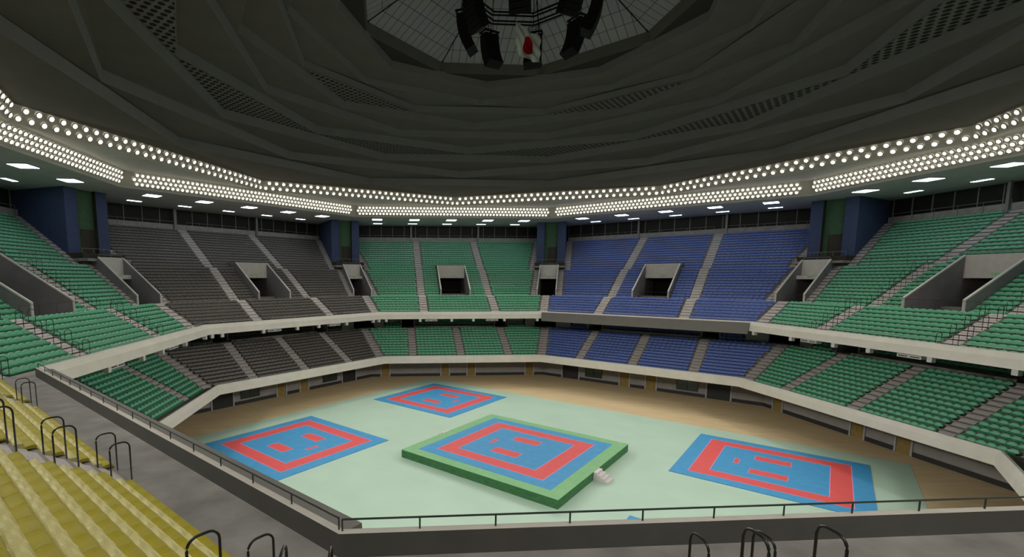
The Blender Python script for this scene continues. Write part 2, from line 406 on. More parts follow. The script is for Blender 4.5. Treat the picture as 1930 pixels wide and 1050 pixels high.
for k in range(8):
    sd = SIDE[k]
    full = lambda d, k=k: [(-hl(k, d), hl(k, d))]
    # lower stand
    mb = MB()
    slabs(mb, k, .15, 1.35, 3.45, full, 'step')
    steps(mb, k, LOW, full)
    dl = DLOW; zl = 7.2
    risers(mb, k, dl, 6.9, 7.45, lambda d: [(-6.5, 6.5)], 'step'); risers(mb, k, dl, 6.9, 7.2, full, 'step')
    slabs(mb, k, dl, 8.7, 7.2, full, 'step')
    mid = lambda d: [(-6.5, 6.5)]
    steps(mb, k, LB, mid)
    slabs(mb, k, 8.7, 12.5, 7.2, lambda d, k=k: [(-hl(k, d), -6.5)], 'step'); slabs(mb, k, 8.7, 12.5, 7.2, lambda d, k=k: [(6.5, hl(k, d))], 'step')
    slabs(mb, k, 10.41, 12, 8.63, mid, 'step')
    struct(mb, 'floor_lower_stand_'+sd, 'stepped concrete of the lower stand')
    # walls at the back of the lower stand
    mb = MB()
    mb.bbox(k, -6.5, 6.5, 11.8, 12.0, 7.2, 12.5, 'wallgrey')
    for sg in (-1, 1):
        mb.bbox(k, *sorted((sg*11.5, sg*(hl(k, 8.5)-1.9))), 8.25, 8.4, 7.15, 10.4, 'wallgrey')      # grey wall block
        mb.bbox(k, *sorted((sg*8.75, sg*11.5)), 9.3, 9.45, 7.15, 10.7, 'wallgrey')
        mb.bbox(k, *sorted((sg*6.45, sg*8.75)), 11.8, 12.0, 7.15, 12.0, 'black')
        mb.bbox(k, *sorted((sg*6.5, sg*6.65)), 8.7, 11.9, 7.15, 9.5, 'wallgrey')
        mb.bbox(k, *sorted((sg*8.65, sg*8.8)), 8.35, 11.9, 7.15, 10.9, 'wallgrey')
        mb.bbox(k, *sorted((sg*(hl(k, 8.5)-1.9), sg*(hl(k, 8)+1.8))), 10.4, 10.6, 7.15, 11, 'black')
    struct(mb, 'wall_lower_stand_'+sd, 'dark grey walls and openings behind the lower stand')
    # lower fascia
    mb = MB()
    prof(mb, k, [(DW+.1, 3.2), (0.1, 2.90), (-.22, 2.88), (-.20, 3.52), (0, 3.915), (.15, 3.915), (.15, 3.45)], 'fascia', ['wallgrey', 'fascia', 'fascia', 'fascia', 'fascia', 'fascia'])
    struct(mb, 'trim_lower_fascia_'+sd, 'off-white sloped fascia in front of the lower stand')
    # underside of upper stand
    mb = MB(); prof(mb, k, [(.70, 9.2), (1.4, 9.2), (4.0, 9.3), (8, 10.4), (12.2, 12.0)], 'wallgrey'); struct(mb, 'ceiling_lower_stand_'+sd, 'underside of the upper stand')
    mb = MB()
    near = k in (0, 1)
    prof(mb, k, [(.70, 9.2), (.80, 9.85), (1.18, 10.235), (1.36, 10.235), (1.36, ZW)], 'fascia', ['fascia', 'fascia', 'cap', 'parapet'])
    struct(mb, 'trim_upper_fascia_'+sd, 'off-white sloped fascia in front of the upper stand')
    # upper stand floor
    mb = MB()
    slabs(mb, k, 1.36, 2.75, ZW, full, 'walkway')
    steps(mb, k, L1, full)
    dl = DL1
    risers(mb, k, dl, 12.0, 12.2, full, 'step')
    slabs(mb, k, dl, 8.3, 12.2, full, 'step')
    cw = lambda d, k=k: hl(k, d)-1.62
    r2 = lambda d: [(-cw(d), -VM), (VM, cw(d))]
    steps(mb, k, L2, r2)
    slabs(mb, k, DL2, 14.95, 16.55, lambda d, k=k: [(-hl(k, d)+1.6, hl(k, d)-1.6)], 'step')
    risers(mb, k, DL2, 16.1, 16.55, r2, 'step')
    c3 = lambda d, k=k: [(-hl(k, d)+2.7, hl(k, d)-2.7)]
    steps(mb, k, L3, c3)
    d3 = DL3; z3 = L3['z']+L3['r']*13
    risers(mb, k, d3, z3, 22.0, c3, 'step'); slabs(mb, k, d3, 24.2, 22.0, full, 'step')
    struct(mb, 'floor_upper_stand_'+sd, 'stepped concrete of the upper stand')
    # low wall behind the top row, window band, columns
    mb = MB(); mb.bbox(k, -hl(k, 23)+2.9, hl(k, 23)-2.9, 23.12, 23.25, 22.0, 22.66, 'concrete'); struct(mb, 'wall_top_row_'+sd, 'low grey wall behind the top row')
    win_n += 1
    mb = MB(); prof(mb, k, [(24.1, 22.0), (24.1, 24.95)], 'bandglass'); o = struct(mb, 'window_%d' % win_n, 'dark window band under the ceiling, '+SAY[k])
    mb = MB(); h = hl(k, 24)-3; n = 17
    for i in range(n+1):
        s0 = -h+2*h*i/n; mb.bbox(k, s0-.05, s0+.05, 24.0, 24.1, 22.0, 24.9, 'mull')
    mb.bbox(k, -h, h, 24.0, 24.1, 22.1, 22.22, 'mull')
    mb.build('window_mullions', o)
    for s0 in (-6.35, 6.35):
        mb = MB(); mb.bbox(k, s0-.14, s0+.14, 22.75, 23.03, 21.2, SOF, 'mull'); trim_n += 1
        struct(mb, 'trim_column_%d' % trim_n, 'slim grey column behind the top row', occ=False)
    # stair flights
    if k in (1, 2, 3, 4, 5, 6, 7, 0):
        for s0 in (-5.45, 5.45):
            for B, w, nm in ((L1, .56, 'front'), (L2, .56, 'middle'), (L3, .56, 'back')):
                trim_n += 1
                flight(k, B, lambda d, s0=s0, w=w: (s0-w, s0+w), 'floor_stair_%d' % trim_n, 'pale concrete aisle steps, %s block' % nm)
        for s0 in (-7.2, 0, 7.2):
            trim_n += 1
            flight(k, LOW, lambda d, s0=s0: (s0-.52, s0+.52), 'floor_stair_%d' % trim_n, 'pale concrete aisle steps of the lower stand')
        for sg in (-1, 1):
            trim_n += 1
            for B, f in ((L1, lambda d, k=k, sg=sg: tuple(sorted((sg*(hl(k, d)-.60), sg*hl(k, d))))), (LOW, lambda d, k=k, sg=sg: tuple(sorted((sg*(hl(k, d)-.60), sg*hl(k, d))))),
                         (L2, lambda d, k=k, sg=sg: tuple(sorted((sg*(hl(k, d)-2.6), sg*(hl(k, d)-1.65))))), (L3, lambda d, k=k, sg=sg: tuple(sorted((sg*(hl(k, d)-3.7), sg*(hl(k, d)-2.65)))))):
                flight(k, B, f, 'floor_stair_%d' % trim_n, 'pale concrete steps beside the corner'); trim_n += 1

# ------------------------------------------------------------------ vomitories in the upper stand
for k in range(8):
    mb = MB()
    for sg in (-1, 1):
        a, b = sorted((sg*2.28, sg*2.42))
        # side wall with sloping top
        pts = [(8.09, 11.9), (13.7, 11.9), (13.7, 17.14), (8.27, 13.36), (8.09, 13.26)]
        L = [P3(k, a, d, z) for d, z in pts]; R = [P3(k, b, d, z) for d, z in pts]
        mb.quad(L, 'vomside'); mb.quad(R[::-1], 'vomside')
        # white cap along the slope and down the front
        cp = [(8.03, 12.0), (8.03, 13.32), (8.23, 13.46), (13.7, 17.25)]; ci = [(8.13, 12.0), (8.13, 13.24), (8.28, 13.36), (13.7, 17.13)]
        a2, b2 = a-.02, b+.02
        for (p0, p1, q0, q1) in zip(cp, cp[1:], ci, ci[1:]):
            mb.hexa([P3(k, a2, *p0), P3(k, b2, *p0), P3(k, b2, *q0), P3(k, a2, *q0), P3(k, a2, *p1), P3(k, b2, *p1), P3(k, b2, *q1), P3(k, a2, *q1)], 'vomwhite')
        mb.bbox(k, a, b, 13.7, 18, 11.9, 17.1, 'vomside')
    mb.bbox(k, -2.28, 2.28, 13.7, 13.85, 15.1, 17.24, 'vomwhite')
    mb.bbox(k, -2.42, 2.42, 13.85, 15.9, 16.9, 17.24, 'concrete')
    mb.bbox(k, -2.28, 2.28, 8.1, 18, 11.8, 12.0, 'step')
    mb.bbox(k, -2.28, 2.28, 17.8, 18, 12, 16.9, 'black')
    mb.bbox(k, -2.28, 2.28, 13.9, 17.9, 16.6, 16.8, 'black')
    if k > 1: struct(mb, 'wall_vomitory_'+SIDE[k], 'walled entrance in the middle of the %s upper stand' % SAY[k])
    # exit sign marks
    if k in (2, 3, 4, 5, 6):
        mb = MB()
        c = .25
        for (x0, x1, z0, z1) in ((-.42, -.38, 0, .22), (-.38, -.30, .18, .22), (-.38, -.30, 0, .04), (-.22, -.06, .16, .20), (-.22, -.06, .08, .12), (-.16, -.12, 0, .22), (0, .04, 0, .22), (.0, .12, .16, .2), (.1, .14, 0, .22), (0, .12, .06, .1),
                                 (.2, .24, .02, .2), (.2, .3, .16, .2), (.28, .32, .02, .2), (.38, .42, 0, .22), (.30, .38, .18, .22), (.30, .38, 0, .04)):
            mb.bbox(k, c+x0, c+x1, 13.665, 13.68, 15.36+z0, 15.36+z1, 'sign')
        pl = MB(); pl.bbox(k, c-.47, c+.47, 13.68, 13.7, 15.32, 15.62, 'vomwhite'); so = pl.build('exit_sign'); mb.build('lettering', so)
        tag(so, 'small green lit exit marks on the white lintel of the %s upper entrance' % SAY[k], 'sign', 'exit signs over the upper entrances')

# ------------------------------------------------------------------ corner vomitories and towers
for k in range(8):
    if k in (0,): near = True
    mb = MB()
    r0, r1 = 8.6, 13.8
    for sg in (-1, 1):
        a, b = sorted((sg*1.42, sg*1.55))
        pts = [(r0, 11.9), (r1, 11.9), (r1, 17.27), (r0+.2, 13.36), (r0, 13.26)]
        mb.quad([C3(k, a, r, z) for r, z in pts], 'vomside'); mb.quad([C3(k, b, r, z) for r, z in pts][::-1], 'vomside')
        cp = [(r0-.06, 12.0), (r0-.06, 13.32), (r0+.16, 13.46), (r1, 17.38)]; ci = [(r0+.04, 12.0), (r0+.04, 13.24), (r0+.2, 13.36), (r1, 17.26)]
        a2, b2 = a-.02, b+.02
        for (p0, p1, q0, q1) in zip(cp, cp[1:], ci, ci[1:]):
            mb.hexa([C3(k, a2, *p0), C3(k, b2, *p0), C3(k, b2, *q0), C3(k, a2, *q0), C3(k, a2, *p1), C3(k, b2, *p1), C3(k, b2, *q1), C3(k, a2, *q1)], 'vomwhite')
        mb.cbox(k, a, b, r1, 17, 11.9, 17.2, 'vomside')
    mb.cbox(k, -1.42, 1.42, r1, r1+.15, 15.45, 17.36, 'vomwhite')
    mb.cbox(k, -1.42, 1.42, r1-1.1, r1-.9, 14.97, 15.42, 'vomwhite')
    mb.cbox(k, -1.42, 1.42, r1-.9, r1+.1, 15.34, 15.42, 'vomwhite')
    mb.cbox(k, -1.42, 1.42, r0, 17, 11.8, 12.0, 'step')
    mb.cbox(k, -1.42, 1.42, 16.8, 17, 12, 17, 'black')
    mb.cbox(k, -2.6, 2.6, r1+.15, 17.5, 16.9, 17.2, 'concrete')
    mb.cbox(k, -2.5, 2.5, 14.75, 14.9, 16.5, 17.78, 'tdark')
    for sg in (-1, 1):
        a, b = sorted((sg*2.42, sg*2.52)); mb.cbox(k, a, b, 14.75, 17.2, 16.5, 17.78, 'tdark')
    if k != 0: struct(mb, 'wall_corner_entrance_%d' % (k+1), 'walled corner entrance of the upper stand')
    # tower
    mb = MB(); T0, T1, HT = 16.9, 26.5, SOF
    mb.cbox(k, -2.45, -1.12, T0, T1, 16.3, HT, 'blue'); mb.cbox(k, 1.12, 2.45, T0, T1, 16.3, HT, 'blue')
    mb.cbox(k, -1.12, 1.12, T0+.55, T1, 16.3, HT, 'green')
    mb.cbox(k, -1.12, -1.08, T0+.02, T0+.56, 16.3, HT, 'tdark')
    mb.cbox(k, 1.08, 1.12, T0+.02, T0+.56, 16.3, HT, 'tdark')
    o = struct(mb, 'wall_tower_%d' % (k+1), 'blue and green stair tower standing in the corner of the upper stand')
    mb = MB(); mb.cbox(k, -.55, 1.0, T0+.50, T0+.56, 17.2, 20.55, 'tdark'); mb.build('tower_door', o)['label'] = 'dark door in the green recess'
    # tower balcony rail
    if 1 <= k <= 5:
        mb = MB(); pts = [C3(k, w, 14.82, 18.27) for w in (-2.45, 2.45)]
        mb.tube(pts, .03, 'mull', 6)
        for w in (-2.45, -1.2, 0, 1.2, 2.45): mb.tube([C3(k, w, 14.82, 17.7), C3(k, w, 14.82, 18.27)], .025, 'mull', 6)
        pts = [C3(k, w, r1+.08, 17.62) for w in (-1.4, 1.4)]; mb.tube(pts, .035, 'mull', 6)
        for w in (-1.35, 0, 1.35): mb.tube([C3(k, w, r1+.08, 17.3), C3(k, w, r1+.08, 17.62)], .025, 'mull', 6)
        tag(mb.build('balcony_railing'), 'thin grey railing in front of the %s corner tower door' % {1: 'near left', 2: 'left', 3: 'second from left', 4: 'third from left', 5: 'right'}[k], 'railing', 'tower balcony railings')
        if k > 1:
            mb = MB()
            for (x0, x1, z0, z1) in ((-.26, -.22, 0, .2), (-.15, -.03, .14, .18), (-.15, -.03, .05, .09), (-.11, -.07, 0, .2), (.03, .07, 0, .2), (.03, .15, .14, .18), (.12, .16, 0, .2), (.22, .26, 0, .2)):
                mb.cbox(k, x0, x1, r1-1.135, r1-1.12, 15.15+z0, 15.15+z1, 'sign')
            pl = MB(); pl.cbox(k, -.32, .32, r1-1.12, r1-1.1, 15.11, 15.4, 'vomwhite'); so = pl.build('exit_sign'); mb.build('lettering', so)
            tag(so, 'small green lit exit marks above the %s corner entrance' % {2: 'left', 3: 'second from left', 4: 'third from left', 5: 'right'}[k], 'sign', 'exit signs over the corner entrances')

# ------------------------------------------------------------------ panels, brackets and vents on the upper fascia
for k in (1, 5):
    mb = MB(); h = hl(k, .7)
    mb.hexa([P3(k, -h, .42, 8.85), P3(k, h, .42, 8.85), P3(k, h, .66, 8.85), P3(k, -h, .66, 8.85), P3(k, -h-.1, .62, 10.1), P3(k, h+.1, .62, 10.1), P3(k, h+.1, 1.02, 10.1), P3(k, -h-.1, 1.02, 10.1)], 'panel')
    tag(mb.build('display_board'), 'long dark grey panel hung on the upper fascia '+('under the blue seats' if k == 5 else 'of the near left stand'), 'board', 'long boards on the upper fascia')
for k in (2, 3, 4, 5, 6, 7):
    if k != 5:
        for i, s0 in enumerate((-12.2, -11.1, -6.2, -1.6, 1.6, 6.2, 11.1, 12.2)):
            if abs(s0) > hl(k, .9)-.2: continue
            mb = MB(); mb.bbox(k, s0-.17, s0+.17, .76, 1.1, 8.8, 9.2, 'white')
            mb.bbox(k, s0-.12, s0+.12, 1.1, 2.4, 9.04, 9.19, 'white')
            tag(mb.build('fascia_bracket'), 'white bracket block under the %s upper fascia, %s from its left end' % (SAY[k], ordn(i+1)), 'bracket', 'bracket blocks under the upper fascia')
        for i, s0 in enumerate((-4.55, 4.45)):
            mb = MB(); mb.bbox(k, s0-.88, s0+.88, 1.15, 1.7, 8.84, 9.12, 'white')
            root = mb.build('air_outlet')
            for q in (-.44, .44):
                m2 = MB(); m2.bbox(k, s0+q-.34, s0+q+.34, 1.13, 1.16, 8.92, 9.0, 'base'); m2.build('slot', root)['label'] = 'black slot'
            tag(root, 'white air outlet box under the %s upper fascia, its %s one' % (SAY[k], ('left', 'right')[i]), 'vent', 'air outlets under the upper fascia')

# ------------------------------------------------------------------ rails
def railing(k, s0, s1, d, z0, z1, n, m, r, label, name='guard_rail', group=None, mid=False):
    mb = MB(); mb.tube([P3(k, s0, d, z1), P3(k, s1, d, z1)], r, m, 8)
    if mid: mb.tube([P3(k, s0, d, (z0+z1)/2), P3(k, s1, d, (z0+z1)/2)], r*.7, m, 6)
    root = mb.build(name)
    for i in range(n+1):
        s = s0+(s1-s0)*i/n; m2 = MB(); m2.tube([P3(k, s, d, z0), P3(k, s, d, z1)], r*.85, m, 6); m2.build('rail_post', root)
    return tag(root, label, 'railing', group)
# near rail on the parapet of bay 0 and 1
railing(0, -12.0, 12.0, 1.25, 10.2, 10.47, 16, 'raildark', .021, 'dark metal rail along the front of the near balcony wall', group='rails on the near balcony wall')
railing(1, -12.7, 12.7, 1.25, 10.2, 10.47, 16, 'raildark', .021, 'dark metal rail along the near left balcony wall', group='rails on the near balcony wall')
for k in (2, 3, 6, 7, 4, 5):
    for i, (a, b) in enumerate(((-hl(k, 1.5)+.7, -6.1), (-4.8, 4.8), (6.1, hl(k, 1.5)-.7))):
        railing(k, a, b, 1.28, 10.2, 10.43, 4 if i != 1 else 6, 'raillight', .016, 'thin pale rail on the %s upper fascia, %s length' % (SAY[k], ('left', 'middle', 'right')[i]), group='thin rails on the upper fascia')
    for i, (a, b) in enumerate(((-hl(k, 7)+1.2, -6.3), (-4.6, 4.6), (6.3, hl(k, 7)-1.2))):
        railing(k, a, b, 7.3, 12.2, 13.2, 4 if i != 1 else 5, 'rail', .014, 'thin black rail behind the %s upper front block, %s length' % (SAY[k], ('left', 'middle', 'right')[i]), group='thin black rails behind the front block')
    for i, (a, b) in enumerate(((-hl(k, 15)+3.8, -6.3), (-4.6, 4.6), (6.3, hl(k, 15)-3.8))):
        if k in (2, 6, 7): railing(k, a, b, 14.8, 16.55, 17.45, 4 if i != 1 else 5, 'rail', .014, 'thin black rail before the %s upper back block, %s length' % (SAY[k], ('left', 'middle', 'right')[i]), group='thin black rails before the back block')
    for i, (a, b) in enumerate(((-hl(k, 23)+3.4, -6.2), (-4.7, 4.7), (6.2, hl(k, 23)-3.4))):
        railing(k, a, b, 23.08, 21.9, 23.02, 5, 'mull', .03, 'grey rail behind the %s top row, %s length' % (SAY[k], ('left', 'middle', 'right')[i]), group='grey rails behind the top row')
    railing(k, -2.3, 2.3, 13.8, 17.24, 17.5, 2, 'mull', .03, 'short grey rail on top of the %s upper entrance' % SAY[k], group='short rails over the entrances')
# hoop handrails on the aisle steps
def hoop(k, s, d0, z, label, hgt=1.15, L=.46, r=.021, skew=0):
    zb = z+.05; zt = z+hgt; rr = .16
    pts = [P3(k, s, d0, zb-.05), P3(k, s, d0, zt-rr)]
    for i in range(1, 6):
        a = PI/2*i/5; pts.append(P3(k, s+skew*0, d0+rr-rr*math.cos(a), zt-rr+rr*math.sin(a)))
    for i in range(6):
        a = PI/2*i/5; pts.append(P3(k, s, d0+L-rr+rr*math.sin(a), zt-rr+rr*math.cos(a)))
    pts.append(P3(k, s, d0+L, zb+.1))
    mb = MB(); mb.tube(pts, r, 'rail', 8)
    o = mb.build('hoop_handrail', smooth=True); tag(o, label, 'handrail', 'black hoop handrails beside the aisle steps'); return o
for k in (0, 1, 2, 6, 7):
    for ai, s0 in enumerate((-5.45, 5.45)):
        for sg in (-1, 1):
            for i in range(2 if k == 0 else 4):
                d0 = 2.74+1.13*i
                hoop(k, s0+sg*.56, d0, 9.72+.625*(d0-2.75), 'black hoop handrail, %s upper stand, %s aisle, %s side, %s up' % (SAY[k], ('left', 'right')[ai], ('left', 'right')[sg > 0], ordn(i+1)))
            if k in (2, 6):
                for i in range(5):
                    d0 = 8.4+1.1*i
                    hoop(k, s0+sg*.56, d0, 12.2+.742*(d0-8.3), 'black hoop handrail, %s middle block, %s aisle, %s side, %s up' % (SAY[k], ('left', 'right')[ai], ('left', 'right')[sg > 0], ordn(i+1)), r=.016)
for (k, sg) in ((0, 1), (1, -1), (1, 1), (2, -1)):
    for i in range(2 if (k, sg) in ((0, 1), (1, -1)) else 4):
        d0 = 2.74+1.13*i
        hoop(k, sg*(hl(k, d0)-.60), d0, 9.72+.625*(d0-2.75), 'black hoop handrail, %s upper stand, %s corner steps, %s up' % (SAY[k], ('left', 'right')[sg > 0], ordn(i+1)))

# ------------------------------------------------------------------ roof: soffit, lamp bands, star ceiling
mb = MB()
for k in range(8):
    prof(mb, k, [(10.74, 25.03), (10.85, SOF), (24.4, SOF)], 'soffit')
struct(mb, 'ceiling_soffit', 'grey soffit over the back of the upper stand')
mb = MB()
for k in range(8): prof(mb, k, [(10.74, 25.03), (10.21, 26.55)], 'band')
struct(mb, 'ceiling_lower_band', 'pale band carrying three rows of floodlights')
def ring(R, typ): return [Vector((R*math.cos(math.radians(typ+45*i)), R*math.sin(math.radians(typ+45*i)), 0)) for i in range(8)]
O, E = 0.0, 22.5
def annulus(mb, Ro, to, zo, Ri, ti, zi, m, m2=None):
    """flat coffers between an outer octagon and an inner octagon turned by half a corner"""
    o_ = [v+Vector((0, 0, zo)) for v in ring(Ro, to)] if not isinstance(Ro, list) else [v+Vector((0, 0, zo)) for v in Ro]
    i_ = [v+Vector((0, 0, zi)) for v in ring(Ri, ti)]
    if to == ti:
        for j in range(8): mb.quad([o_[j], o_[(j+1) % 8], i_[(j+1) % 8], i_[j]], m)
        return
    # corner j of the inner ring sits half-way between outer corners
    off = 0 if ti > to else 0
    for j in range(8):
        a = i_[j]; b = i_[(j+1) % 8]
        c = o_[(j+1) % 8] if ti > to else o_[j]      # outer corner between them
        c0 = o_[j] if ti > to else o_[(j-1) % 8]
        mb.quad([c, b, a], m); mb.quad([c0, c, a], m2 or m)
lowtop = [corner(k, 10.21, 0) for k in (5, 4, 3, 2, 1, 0, 7, 6)]
mb = MB()
i_ = [v+Vector((0, 0, 26.6)) for v in ring(39.0, O)]
o_ = [v+Vector((0, 0, 26.55)) for v in lowtop]
for j in range(8):
    mb.quad([o_[j], i_[(j+1) % 8], i_[j]], 'soffit'); mb.quad([o_[(j-1) % 8], o_[j], i_[j]], 'soffit')
struct(mb, 'ceiling_mid_soffit', 'soffit between the two floodlight bands')
RB, RT = 39.0, 38.55
mb = MB()
b_ = ring(RB, O); t_ = ring(RT, O)
for j in range(8):
    mb.quad([b_[j]+Vector((0, 0, 26.6)), b_[(j+1) % 8]+Vector((0, 0, 26.6)), t_[(j+1) % 8]+Vector((0, 0, 27.95)), t_[j]+Vector((0, 0, 27.95))], 'band')
struct(mb, 'ceiling_upper_band', 'pale band carrying two rows of floodlights')
RINGS = [(34.9, E, 28.55, 29.45, 'coffer'), (32.2, O, 29.65, 30.55, 'coffer'), (29.2, E, 30.72, 31.6, 'perf'), (26.7, O, 31.62, 32.5, 'coffer'), (24.1, E, 32.5, 33.25, 'coffer'),
         (22.05, O, 33.4, 34.2, 'perf'), (20.0, E, 34.2, 34.85, 'coffer'), (18.4, O, 35.02, 35.57, 'coffer'), (14.75, O, 35.47, 36.2, 'coffer')]
pR, pt, pz = RT, O, 27.95
rb = MB(); 
for n, (R, t, z0, z1, cm) in enumerate(RINGS):
    cf = MB()
    annulus(cf, pR, pt, pz, R+.02, t, z0, 'coffer' if n != 3 and n != 6 else 'coffer')
    struct(cf, 'ceiling_coffer_%d' % (n+1), 'dark triangular ceiling panels')
    q = MB(); v0 = ring(R, t); v1 = ring(R-.12, t); v2 = ring(R+.25, t)
    for j in range(8):
        a, b = j, (j+1) % 8
        q.quad([v0[a]+Vector((0, 0, z0)), v0[b]+Vector((0, 0, z0)), v1[b]+Vector((0, 0, z1)), v1[a]+Vector((0, 0, z1))], 'rib')
        q.quad([v0[a]+Vector((0, 0, z0)), v0[b]+Vector((0, 0, z0)), v2[b]+Vector((0, 0, z0+.01)), v2[a]+Vector((0, 0, z0+.01))], 'rib')
    struct(q, 'ceiling_rib_%d' % (n+1), 'pale octagonal rib of the star ceiling')
    pR, pt, pz = R-.12, t, z1
# perforated infill panels just under two rows of coffers
for (Ro, to, zo, Ri, ti, zi) in ((26.58, O, 32.5-.90, 29.2, E, 31.6), (22.05, O, 33.4, 19.88, E, 34.2)):
    pass
def perf_tri(Rin, tin, zin, Rout, tout, zout, n, which=range(8)):
    mb = MB(); I = [v+Vector((0, 0, zin)) for v in ring(Rin, tin)]; Oo = [v+Vector((0, 0, zout)) for v in ring(Rout, tout)]
    for j in which:
        c = Oo[j]
        # the two inner corners nearest to this outer corner
        near_ = sorted(I, key=lambda p: (p-c).length)[:2]
        mb.quad([c-Vector((0, 0, .04)), near_[0]-Vector((0, 0, .04)), near_[1]-Vector((0, 0, .04))], 'perf')
    struct(mb, 'ceiling_perforated_%d' % n, 'ceiling panels pierced with round holes', occ=False)
perf_tri(19.95, E, 34.19, 21.93, O, 34.2, 1, (1, 3, 5, 7))
perf_tri(26.7, O, 31.62, 29.08, E, 31.6, 2)
# black gap, flange and pyramid over the centre
mb = MB(); annulus(mb, 14.63, O, 36.2, 13.7, E, 36.12, 'cofferblack')
struct(mb, 'ceiling_black_gap', 'black gap round the central opening')
mb = MB(); v0 = ring(13.7, E); v1 = ring(13.6, E)
for j in range(8): mb.quad([v0[j]+Vector((0, 0, 36.11)), v0[(j+1) % 8]+Vector((0, 0, 36.11)), v1[(j+1) % 8]+Vector((0, 0, 37.1)), v1[j]+Vector((0, 0, 37.1))], 'flange')
struct(mb, 'ceiling_flange', 'grey octagonal collar of the central opening')
me = bpy.data.meshes.new('ceiling_oculus'); vv = []; ff = []; uvs = []
for j in range(8):
    a, b = v1[j]+Vector((0, 0, 37.1)), v1[(j+1) % 8]+Vector((0, 0, 37.1)); ap_ = Vector((0, 0, 43.4))
    w = (b-a).length; hh = ((a+b)/2-ap_).length; q = len(vv); vv += [tuple(a), tuple(b), tuple(ap_)]; ff.append((q, q+1, q+2)); uvs += [(-w/2+.39, 0), (w/2+.39, 0), (.39, hh)]
me.from_pydata(vv, [], ff); ul = me.uv_layers.new(name='UVMap')
for i, t in enumerate(uvs): ul.data[i].uv = t
me.materials.append(M['grid']); o = bpy.data.objects.new('ceiling_oculus', me); COL.objects.link(o); tag(o, 'grey gridded pyramid over the central opening', kind='structure')
mb = MB()
for j in range(8): mb.tube([v1[j]+Vector((0, 0, 37.08)), Vector((0, 0, 43.3))], .05, 'black', 6)
struct(mb, 'ceiling_oculus_ridges', 'dark ridge bars of the pyramid', occ=False)

# ------------------------------------------------------------------ centre rigging
mb = MB()
for (R, z) in ((4.85, 37.75), (5.15, 37.62), (4.85, 37.02), (5.15, 36.89)):
    mb.tube([v+Vector((0, 0, z)) for v in ring(R*.93, E)], .075, 'black', 8, closed=True)
root = mb.build('truss_ring')
for v in ring(4.65, E):
    m2 = MB(); m2.tube([v+Vector((0, 0, 36.9)), v+Vector((0, 0, 39.9))], .03, 'black', 6); m2.build('hanger', root)
tag(root, 'black octagonal pipe ring hanging under the central opening', 'truss')
SPK = {22.5: 'right', 67.5: 'behind the flag', 112.5: 'left of the flag', 157.5: 'left', 202.5: 'upper left', 247.5: 'top middle', 292.5: 'upper right', 337.5: 'far right'}
for a, where in SPK.items():
    ar = math.radians(a); r0 = 5.15 if a != 67.5 else 5.1
    T = Matrix.Translation(Vector((r0*math.cos(ar), r0*math.sin(ar), 0))) @ Matrix.Rotation(ar-PI/2, 4, 'Z')
    root = empty('line_array_speaker')
    mb = MB(); mb.box(-.75, .75, -.45, -.33, 36.25, 36.38, 'speaker', T); mb.box(-.75, .75, .33, .45, 36.25, 36.38, 'speaker', T)
    for x in (-.75, .0, .63): mb.box(x, x+.12, -.45, .45, 36.25, 36.38, 'speaker', T)
    mb.build('rigging_frame', root)
    mb = MB()
    for x in (-.42, -.14, .14, .42): mb.tube([T @ Vector((x, 0, 36.3)), T @ Vector((x, 0, 37.1))], .022, 'speaker', 6)
    for z in (36.5, 36.7, 36.9): mb.tube([T @ Vector((-.42, 0, z)), T @ Vector((.42, 0, z))], .02, 'speaker', 6)
    mb.build('hanging_chains', root)
    y, z, tilt = 0.0, 36.1, 0.0
    for i in range(8):
        t = math.radians(2+4.2*i)
        hh = .36
        Tb = T @ Matrix.Translation(Vector((0, y, z))) @ Matrix.Rotation(-t, 4, 'X')
        mb = MB(); mb.hexa([Tb @ Vector(p) for p in ((-.72, -.42, -hh), (.72, -.42, -hh), (.72, .36, -hh+.02), (-.72, .36, -hh+.02), (-.72, -.42, 0), (.72, -.42, 0), (.72, .36, 0), (-.72, .36, 0))], 'speaker')
        mb.box(-.66, .66, .36, .38, -hh+.05, -.03, 'speaker', Tb)
        mb.build('cabinet', root)
        y -= hh*math.sin(t); z -= hh*math.cos(t)
    tag(root, 'black curved loudspeaker column hanging %s%s' % (where, '' if 'flag' in where else ' in the central cluster'), 'speaker', 'loudspeaker columns round the truss ring')
# flag
fa, fb = Vector((-.9, -.05, 0)), Vector((1.78, 2.2, 0)); fn = Vector((-(fb-fa).y, (fb-fa).x, 0)).normalized()
nx, nz = 36, 24; vs = []; fs = []; mi = []
for j in range(nz+1):
    for i in range(nx+1):
        u, v = i/nx, j/nz
        sag = .30*math.sin(PI*u)*(1-.5*v)
        p = fa.lerp(fb, u)
        fold = .13*math.sin(u*9+v*5+1)*(.3+v)*math.sin(PI*min(1, u+.1))+.06*math.sin(14*(u-v))
        vs.append(tuple(p+fn*fold+Vector((0, 0, 35.05-sag-2.12*v*(1+.10*math.sin(PI*u))))))
for j in range(nz):
    for i in range(nx):
        q = j*(nx+1)+i; fs.append((q, q+1, q+nx+2, q+nx+1))
        u, v = (i+.5)/nx, (j+.5)/nz
        mi.append(0)
def flagmesh(name, sel, m, off, parent=None):
    me = bpy.data.meshes.new(name); V = [Vector(p)+fn*off for p in vs]
    me.from_pydata(V, [], [f for f, s in zip(fs, sel) if s]); me.materials.append(M[m])
    for p in me.polygons: p.use_smooth = True
    o = bpy.data.objects.new(name, me); COL.objects.link(o)
    if parent: o.parent = parent
    return o
fl = flagmesh('flag', [True]*len(fs), 'cloth', 0)
